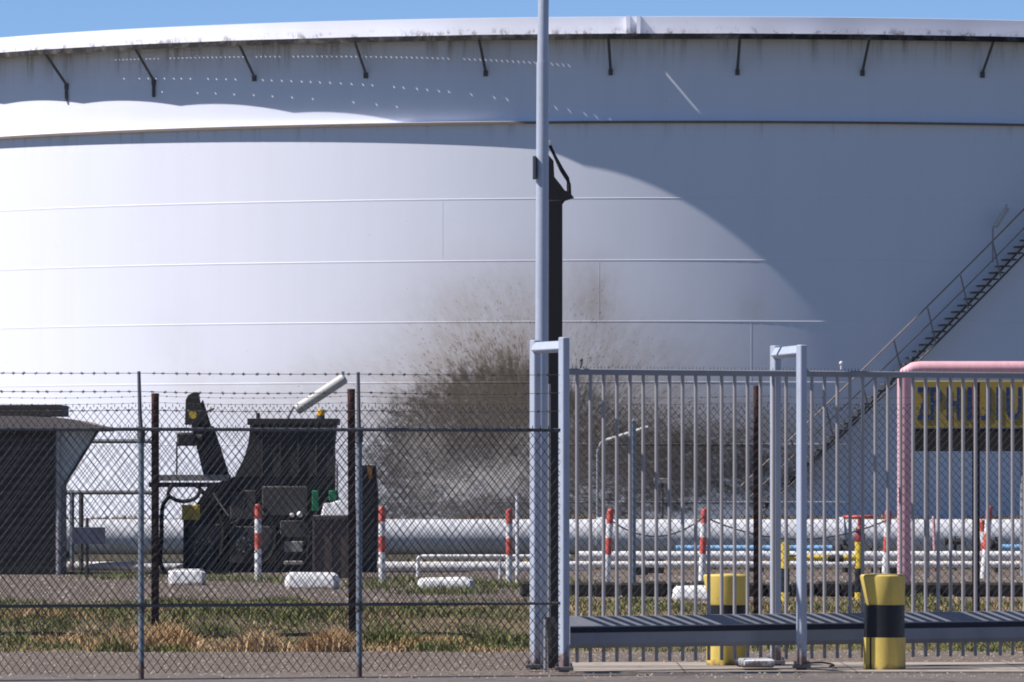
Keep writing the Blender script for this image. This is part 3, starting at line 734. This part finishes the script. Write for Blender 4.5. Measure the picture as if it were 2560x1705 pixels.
# ------------------------------------------------------------------ fences
def chain_mesh(a, b, z0, z1, cw, ch, r, name, mat, parent):
    L = (b - a).length; u = (b - a).normalized(); nrm = Vector((-u.y, u.x, 0))
    m = MB(); H = z1 - z0; sl_ = ch / cw
    for sgn in (1, -1):
        k0 = -int(H / ch) - 2
        for k in range(k0, int(L / cw) + int(H / ch) + 3):
            s0 = k * cw                                  # s = s0 + sgn*(z-z0)/sl_
            lo, hi = 0.0, H
            q0, q1 = s0, s0 + sgn * H / sl_
            if sgn > 0:
                if q1 <= 0 or q0 >= L: continue
                if q0 < 0: lo = -q0 * sl_
                if q1 > L: hi = (L - q0) * sl_
            else:
                if q0 <= 0 or q1 >= L: continue
                if q0 > L: lo = (q0 - L) * sl_
                if q1 < 0: hi = q0 * sl_
            if hi - lo < .02: continue
            pa = a + u * (s0 + sgn * lo / sl_) + nrm * (.0025 * sgn); pb = a + u * (s0 + sgn * hi / sl_) + nrm * (.0025 * sgn)
            pa.z = z0 + lo; pb.z = z0 + hi
            m.tube(pa, pb, r, 4, caps=False)
    for k in range(int(L / cw)):                          # knuckles along the top
        p = a + u * ((k + .5) * cw); p.z = z1 - .005
        m.tube(p, p + Vector((0, 0, .03)), r * 1.3, 4, caps=False)
    return m.build(name, mat, parent, smooth=False)
def barbed(a, b, sag, name, parent, r=.0022, step=.09, k_=1.0):
    m = MB(); L = (b - a).length; n_ = 16
    pt = lambda f: a.lerp(b, f) - Vector((0, 0, sag * 4 * f * (1 - f)))
    m.path([pt(i / n_) for i in range(n_ + 1)], r, 4)
    k = int(L / step)
    for i in range(1, k):
        c = pt((i + random.uniform(-.12, .12)) / k)
        for _ in range(3):
            e = Vector((random.uniform(-.5, .5), random.uniform(-1, 1), random.uniform(-1, 1))).normalized() * .015 * k_
            m.tube(c - e, c + e, .0022, 3, caps=False)
        m.tube(c - Vector((.014 * k_, 0, 0)), c + Vector((.014 * k_, 0, 0)), .0048 * k_, 4, caps=False)
    return m.build(name, M['barb'], parent, smooth=False)
fd0, fd1 = 57.0, 58.35                     # the front fence runs from the left edge to the gate frame
def fpos(px):
    f = (px + 400) / 1805.0; d = fd0 + (fd1 - fd0) * (px / 1405.0); return G(px, d)
ff = thing('chain_link_fence', 'front chain link fence with barbed wire on blue-grey posts left of the gate', 'fence', fpos(620))
def front_post(px, lean):
    b = fpos(px); r = .023
    m = MB(); m.tube(b + Vector((0, 0, -.05)), b + Vector((0, 0, 1.93)), r, 14)
    o = m.build('post', M['fence_post'], ff)
    m = MB(); t0 = b + Vector((0, 0, 1.9)); t1 = b + Vector((lean * .5, 0, 2.05)); t2 = b + Vector((lean, 0, 2.39))
    m.path([t0, t1, t2], [.018, .016, .013], 8); m.build('extension_arm', M['rail_dark'], o)
    MB().tube(b + Vector((0, 0, 1.84)), b + Vector((0, 0, 1.96)), r * 1.35, 12).build('clamp', M['rail_dark'], o); MB().tube(b + Vector((0, 0, .52)), b + Vector((0, 0, .6)), r * 1.2, 12).build('clamp', M['rail_dark'], o)
posts = [-776, -230, 353, 898]
for px, ln in zip(posts, (0, 0, -.018, -.008)): front_post(px, ln)
fe = 1400
for z, r in ((1.94, .0145), (.575, .0125)):
    a, b = fpos(-776), fpos(fe); a.z = b.z = z; a.y -= .024; b.y -= .024
    MB().tube(a, b, r, 10).build('rail', M['rail_dark'], ff)
sp_ = posts + [fe]
for i in range(4):
    a, b = fpos(sp_[i]), fpos(sp_[i + 1]); a.y -= .042; b.y -= .042
    chain_mesh(a, b, .05, 1.95, .066, .086, .0027, 'wire_mesh', M['wire'], ff)
    for z, sg in ((2.375, .004), (2.233, .012 if i > 1 else .004), (2.09, .01)):
        p, q = fpos(sp_[i]), fpos(sp_[i + 1]); p.z = q.z = z; p.y -= .02; q.y -= .02
        barbed(p, q, sg, 'barbed_wire', ff)
rd = 68.0
rf = thing('chain_link_fence', 'second chain link fence on rusty posts behind the front fence and gate', 'fence', G(1280, rd))
rp_ = [-1180, -660, -140, 388, 878, 1366, 1893, 2440, 2960, 3480, 4000, 4520]
for i, px in enumerate(rp_):
    b = G(px, rd); top = {388: 2.33, 878: 2.37, 1893: 2.4, 2440: 2.43}.get(px, 2.37)
    m = MB(); m.tube(b + Vector((.012 if px == 878 else 0, 0, -.1)) , b + Vector((.0, 0, top)), .0355, 10); m.lathe(b + Vector((0, 0, top)), [(.037, -.02), (.037, .004), (.001, .006)], 10)
    m.build('post', M['rust'], rf)
for i in range(len(rp_) - 1):
    a, b = G(rp_[i], rd - .045), G(rp_[i + 1], rd - .045)
    chain_mesh(a, b, .12, 2.21, .064, .08, .0025, 'wire_mesh', M['wire'], rf)
    for z in (2.31, 2.25):
        p, q = G(rp_[i], rd - .04), G(rp_[i + 1], rd - .04); p.z = q.z = z
        barbed(p, q, .02, 'barbed_wire', rf, .0016, .1, .6)

# ------------------------------------------------------------------ lamp pole, black mast, gate and its guide frames
dq = 60.1
pl = thing('lamp_post', 'tall slender pale blue-grey pole cutting through the middle of the picture', 'pole', G(1351, dq))
z1 = EYE + (HY - 155) / F * dq
MB().tube(G(1351, dq, -.05), Vector((G(1357, dq).x, dq, z1)), W(17, dq), 16, W(15.5, dq)).build('lower_shaft', M['pole'], pl)
MB().tube(Vector((G(1357, dq).x, dq, z1)), Vector((G(1366, dq).x, dq, 7.6)), W(14, dq), 16, W(11, dq)).build('upper_shaft', M['pole'], pl)
MB().box(P(1336, 419, dq), (W(9, dq), .12, W(58, dq)), bev=.005).build('hinge_plate', M['rail_dark'], pl)
db = 60.55
bm_ = thing('mast', 'square black mast with a strap and bracket close behind the blue-grey pole', 'mast', G(1388, db))
m = MB(); a = P(1388, 500, db); m.box((a.x, db, a.z / 2), (W(36, db), .11, a.z), bev=.008); m.build('shaft', M['black'], bm_)
m = MB(); m.prism([P(x, y, db - .05) for x, y in ((1362, 505), (1362, 395), (1372, 388), (1384, 402), (1386, 442), (1402, 462), (1412, 476), (1424, 480), (1435, 494), (1412, 502), (1405, 512))], .1); m.build('bracket', M['black'], bm_)
m = MB(); m.path([P(x, y, db - .02) for x, y in ((1367, 357), (1374, 362), (1388, 392), (1404, 424), (1418, 446), (1422, 462), (1423, 486))], [W(4, db)] * 3 + [W(5.5, db)] * 4, 8); m.build('strap', M['black'], bm_)
m = MB(); m.box(P(1370, 358, db - .02), (W(14, db), .05, W(12, db)), bev=.004); m.build('clip', M['lampbody'], bm_)

def gframe(p0, d0, w0, y0, p1, d1, w1, y1, bar_y, label):
    t = thing('gate_guide_frame', label, 'gate frame', G((p0 + p1) / 2, (d0 + d1) / 2), 'guide frames of the sliding gate')
    for px, d, wd, yt in ((p0, d0, w0, y0), (p1, d1, w1, y1)):
        s_ = W(wd, d) / math.sqrt(2); top = P(px, yt, d).z
        MB().box((G(px, d).x, d, top / 2 + .01), (s_, s_, top - .02), R(38), bev=.006).build('post', M['post_blue'], t)
        MB().box((G(px, d).x, d, .05), (s_ * 2.2, s_ * 2.2, .03), 0, bev=.004).build('base_plate', M['rail_dark'], t)
        m = MB()
        for qx in (-.8, .8):
            for qy in (-.8, .8): m.tube((G(px, d).x + qx * s_, d + qy * s_, .05), (G(px, d).x + qx * s_, d + qy * s_, .09), .012, 6)
        m.build('bolt', M['rail_dark'], t)
    A, B = P(p0, bar_y, d0), P(p1, bar_y, d1); c = (A + B) / 2; L = (B - A).length
    MB().box(c + Vector((0, -.01, 0)), (L - .03, .06, W(25, d1)), math.atan2(B.y - A.y, B.x - A.x), R(-28), bev=.006).build('crossbar', M['post_blue'], t)
    return t
gframe(1338, 59.5, 30, 850, 1410, 58.75, 30, 843, 868, 'pale blue-grey gate frame in front of the tall pole')
gframe(1939, 60.75, 30, 864, 2004, 59.45, 29, 862, 880, 'pale blue-grey gate frame halfway along the barred gate')

g0, g1 = G(1408, 58.98), G(2640, 61.6)
g1 = g0 + (g1 - g0) * 1.5
gu = (g1 - g0).normalized(); GL = (g1 - g0).length; gn = Vector((gu.y, -gu.x, 0))    # gn points to the camera
gate = thing('sliding_gate', 'long grey barred sliding gate on a heavy bottom beam', 'gate', g0)
def along(s, z, n=0.0):
    p = g0 + gu * s + gn * n; return Vector((p.x, p.y, z))
bmz = .205
sec = [(-.06, bmz), (.07, bmz), (.1, bmz + .035), (.1, .33), (.1, .382), (.018, .458), (-.06, .458)]
m = MB(); n_ = len(sec)
m.add([along(0, z, q) for q, z in sec] + [along(GL, z, q) for q, z in sec], [tuple(reversed(range(n_))), tuple(range(n_, 2 * n_))] + [(i, (i + 1) % n_, n_ + (i + 1) % n_, n_ + i) for i in range(n_)])
beam = m.build('bottom_beam', M['beam'], gate, smooth=False)
m = MB(); m.add([along(0, .328, .103), along(GL, .328, .103), along(GL, .372, .103), along(0, .372, .103)], [(0, 1, 2, 3)]); m.build('groove_shade_stripe', M['groove'], beam, smooth=False)  # flat strip on the beam face, coloured dark as a groove's shade
mt = MB(); mt.box((along(0, 2.41) + along(GL, 2.41)) / 2, (GL, .045, .05), math.atan2(gu.y, gu.x), bev=.006); rail = mt.build('top_rail', M['beam'], gate)
m = MB()
for i in range(int(GL / .034)):
    if i % 9 == 4: continue
    p = along(.02 + i * .034, 2.43); m.tube(p, p + Vector((random.uniform(-.002, .002), 0, .03)), .0045, 4, .001, caps=False)
m.build('spike_strip', M['rail_dark'], rail, smooth=False)
s_ = (1443 - 1408) / F * 59.0 / gu.x
proto = None
BS = (33.1 * 60.0 / F) / gu.x * .995; nb = int((GL - s_) / BS) + 1
for i in range(nb):
    q = along(s_ + i * BS, 0)
    if proto is None:
        proto = MB().tube(Vector((q.x, q.y, .09)), Vector((q.x, q.y, 2.40)), .0146, 10).build('bar', M['bar'], gate, origin=q)
    else:
        o = proto.copy(); C.objects.link(o); o.parent = gate; o.location = q - g0
m = MB(); p = along(.16, 2.43); m.tube(p, p + Vector((.015, 0, .06)), .008, 6); m.ball(p + Vector((.01, 0, .075)), .014); m.build('catch', M['rail_dark'], gate)
p = P(2103, 908, 60.1); m = MB(); m.ball(p, .017); m.tube(p, p + Vector((0, 0, -.05)), .007, 6); m.build('gate_stud', M['white'], gate)
# gate motor housing squeezed in the first frame
d_ = 59.0
t = thing('gate_roller', 'dark gate roller bracket at the foot of the frame by the front fence', 'roller', G(1372, d_))
m = MB(); m.prism([P(x, y, d_) for x, y in ((1355, 1556), (1362, 1543), (1388, 1543), (1394, 1560), (1392, 1640), (1372, 1640), (1370, 1575))], .08); m.build('bracket', M['machine2'], t)
m = MB(); m.tube(P(1363, 1548, d_ - .02), P(1363, 1690, d_ - .02), W(4, d_), 8); m.build('pin', M['galv'], t)
d_ = 60.3
tag(MB().tube(P(1372, 1560, d_), P(1372, 960, d_), W(4.5, d_), 8).build('rod', M['galv'], origin=G(1372, d_)), 'thin pale rod upright inside the gate frame before the black mast', 'rod')
# loose cable and slab by the second frame
d_ = 60.0
pts = [Vector((G(x, d_).x, d_ + y, z)) for x, y, z in ((2006, -.1, .06), (2035, .1, .06), (2062, .35, .055), (2080, .2, .05), (2084, -.1, .045), (2070, -.35, .042))]
tag(MB().path(pts, .008, 6).build('cable', M['black'], origin=pts[0]), 'loose black cable curling on the concrete by the second gate frame', 'cable')
m = MB(); a = G(1888, 59.5); m.box((a.x, 59.6, .075), (.26, .5, .07), .1, bev=.015)
tag(m.build('slab', M['block'], origin=(a.x, 59.6, .04)), 'pale concrete slab on the ground below the gate beside the second frame', 'slab')

# ------------------------------------------------------------------ the two fat bollards
def bollard(px, d, label, split):
    c = G(px, d); r = W(53, d); H = .8
    t = thing('bollard', label, 'bollard', c, 'yellow and black bollards')
    zb0, zb1 = EYE + (HY - 1593) / F * d, EYE + (HY - 1513) / F * d
    zt = EYE + (HY - 1436) / F * d
    MB().lathe(c, [(r, -.02), (r, zb0)], 40).build('yellow_base', M['yellow'], t)
    MB().lathe(c, [(r * .955, zb0 - .002), (r * .955, zb1 + .002)], 40).build('black_band', M['band'], t)
    m = MB(); prof = [(r * .93, zb1), (r * .96, zb1 + .012), (r * .985, zt - .03), (r * .97, zt - .012), (r * .9, zt), (.001, zt + .008)]
    m.lathe(c, prof, 40)
    for v in m.v:                                   # the crown is knocked outwards on its left side
        k = max(0.0, (v.z - zb1) / (zt - zb1)); q = max(0.0, -(v.x - c.x) / r)
        v.x += -r * .2 * k * q + r * .11 * (1 - k) * q
    m.build('yellow_crown', M['yellow'], t)
    if split:
        m = MB(); m.box((c.x - r * .68, d - r * .735, zb0 / 2), (.012, .012, zb0 * .98), .7); m.build('seam', M['band'], t)
    return t
bollard(2211, 59.65, 'yellow and black bollard standing before the gate', True)
bollard(1819, 61.0, 'yellow and black bollard seen through the gate bars', False)

# ------------------------------------------------------------------ grass
def blades(name, mat, spots, label, wid=.0065):
    m = MB()
    for x, y, z, h, lean in spots:
        a = random.uniform(0, 6.283); wv = Vector((math.cos(a), math.sin(a), 0)) * wid * random.uniform(.6, 1.4)
        l = Vector((random.gauss(0, 1), random.gauss(0, 1), 0)) * lean * h
        b = Vector((x, y, z - .01)); mid = b + l * .35 + Vector((0, 0, h * .6)); tp = b + l + Vector((0, 0, h * random.uniform(.85, 1)))
        m.add([b - wv, b + wv, mid + wv * .7, mid - wv * .7, tp], [(0, 1, 2, 3), (3, 2, 4)])
    o = m.build(name, mat, smooth=False); o["kind"] = "stuff"; o["label"] = label; o["category"] = "grass"
    return o
gr, dry = [], []
def gz(x, y): return bank_h(x, y) if 65.8 < y < 81.4 else 0.004
def patch(lst, cx, cy, n_, sx, sy, h0, h1, lean):
    for _ in range(n_):
        x, y = random.gauss(cx, sx), random.gauss(cy, sy)
        if y < 66.0: y = 66.0 + random.uniform(-.25, .35)
        f = math.exp(-((x - cx) / (sx * 1.6)) ** 2)
        lst.append((x, y, gz(x, y), (h0 + (h1 - h0) * f) * random.uniform(.5, 1.0), lean))
for _ in range(330):                              # short green cushions
    cy = random.uniform(66.2, 73); cx = random.uniform(-7, 7); px = 1280 + cx * F / cy
    if 300 < px < 860 and cy < 67.5 and random.random() < .6: continue
    patch(gr, cx, cy, random.randint(70, 170), random.uniform(.08, .35), random.uniform(.15, .4), .03, random.uniform(.05, .1), .5)
for _ in range(40):                               # scattered pale dry clumps
    cy = random.uniform(66.4, 72); cx = random.uniform(-7, 7)
    patch(dry, cx, cy, random.randint(40, 90), random.uniform(.06, .2), .2, .03, .09, .5)
for cpx, cy, hh, cnt, s2 in ((330, 66.9, .26, 700, .2), (300, 66.3, .2, 400, .12), (400, 67.4, .24, 600, .2), (470, 66.6, .15, 400, .16), (640, 66.3, .25, 900, .15), (665, 66.6, .2, 400, .09), (560, 66.3, .12, 300, .12), (820, 66.3, .26, 900, .17), (850, 67.2, .2, 300, .1),
                             (110, 69.5, .14, 300, .4), (160, 67.5, .12, 260, .2), (20, 66.3, .08, 200, .2), (1080, 67.2, .13, 420, .3), (1220, 66.2, .09, 250, .3), (990, 66.2, .1, 250, .15)):
    patch(dry, G(cpx, cy).x, cy, cnt, s2, .16, hh * .35, hh, .4)
for cpx, cy, hh, cnt, s2 in ((290, 66.2, .2, 350, .1), (420, 66.15, .12, 300, .2), (730, 66.8, .14, 400, .3), (960, 67.4, .18, 600, .3), (1100, 66.4, .14, 500, .25), (1250, 67.2, .17, 500, .25), (60, 72, .12, 600, .6), (240, 71.5, .12, 400, .4), (560, 70, .14, 700, .5), (740, 69.4, .14, 500, .3), (1000, 70, .12, 600, .5)):
    patch(gr, G(cpx, cy).x, cy, cnt, s2, .18, hh * .3, hh, .45)
for _ in range(14000):
    x, y = random.uniform(-7, 7), random.uniform(66, 75)
    if math.sin(x * 2.1 + 1) * math.sin(y * 1.7 + x) > .35: continue          # bare patches
    gr.append((x, y, gz(x, y), random.uniform(.02, .055), .5))
for _ in range(5000):
    x, y = random.uniform(0, 7.5), random.uniform(69, 74)
    (dry if random.random() < .65 else gr).append((x, y, gz(x, y), random.uniform(.02, .06) * (1 + .6 * math.sin(x * 3.1)), .5))
for cpx, y1, cnt in ((1110, 1484, 420), (1180, 1466, 260), (1320, 1470, 260), (300, 1446, 200), (560, 1452, 120), (940, 1470, 160), (1010, 1455, 150), (690, 1455, 120), (1400, 1465, 200)):
    dd = D(y1)
    for _ in range(cnt * 2):
        x = random.gauss(G(cpx, dd).x, .33); y = random.gauss(dd, .8)
        gr.append((x, y, .004, random.uniform(.05, .17), .4))
blades('grass', M['grass'], gr, 'olive green tufted grass along the bank and track')
blades('dry_grass', M['dry'], dry, 'dry orange grass and weeds on the bank at the second fence')
wd_ = []
for _ in range(11000):
    d2 = random.uniform(205, 250); x = random.uniform(-19, 21) * d2 / 253
    wd_.append((x, d2, 0, random.uniform(.1, .42) * (.4 + .6 * abs(math.sin(x * .9) * math.sin(x * .37 + 1))), .45))
for _ in range(1500):
    d2 = random.uniform(123, 131); x = random.uniform(-10, 10); wd_.append((x, d2, 0, random.uniform(.04, .14), .5))
blades('weeds', M['weed'], wd_, 'rust coloured weeds along the foot of the tank', .03)

m = MB()
def stone(x, y, z, r):
    a = random.uniform(0, 6.28); ca, sa = math.cos(a), math.sin(a); q = [random.uniform(.6, 1.25) for _ in range(6)]
    p = [(q[0], 0, 0), (-q[1], 0, 0), (0, q[2], 0), (0, -q[3], 0), (.1, .1, q[4] * .75)]
    m.add([(x + (px * ca - py * sa) * r, y + (px * sa + py * ca) * r, z + pz * r) for px, py, pz in p], [(0, 2, 4), (2, 1, 4), (1, 3, 4), (3, 0, 4)])
for _ in range(5200): stone(random.uniform(-5, 5.5), random.uniform(57.4, 66.4), .008, random.choice((.004, .006, .006, .009, .014)))
for _ in range(2600): stone(random.uniform(-9, 9), random.uniform(82, 116), .004, random.uniform(.01, .035))
for _ in range(700): stone(random.uniform(-6.5, 6.5), random.uniform(65.7, 66.9), 0.0, random.uniform(.008, .02))
o = m.build('loose_stones', M['concrete'], smooth=False); o["kind"] = "stuff"; o["label"] = 'loose pale stones scattered on the gravel and road edge'; o["category"] = 'stones'
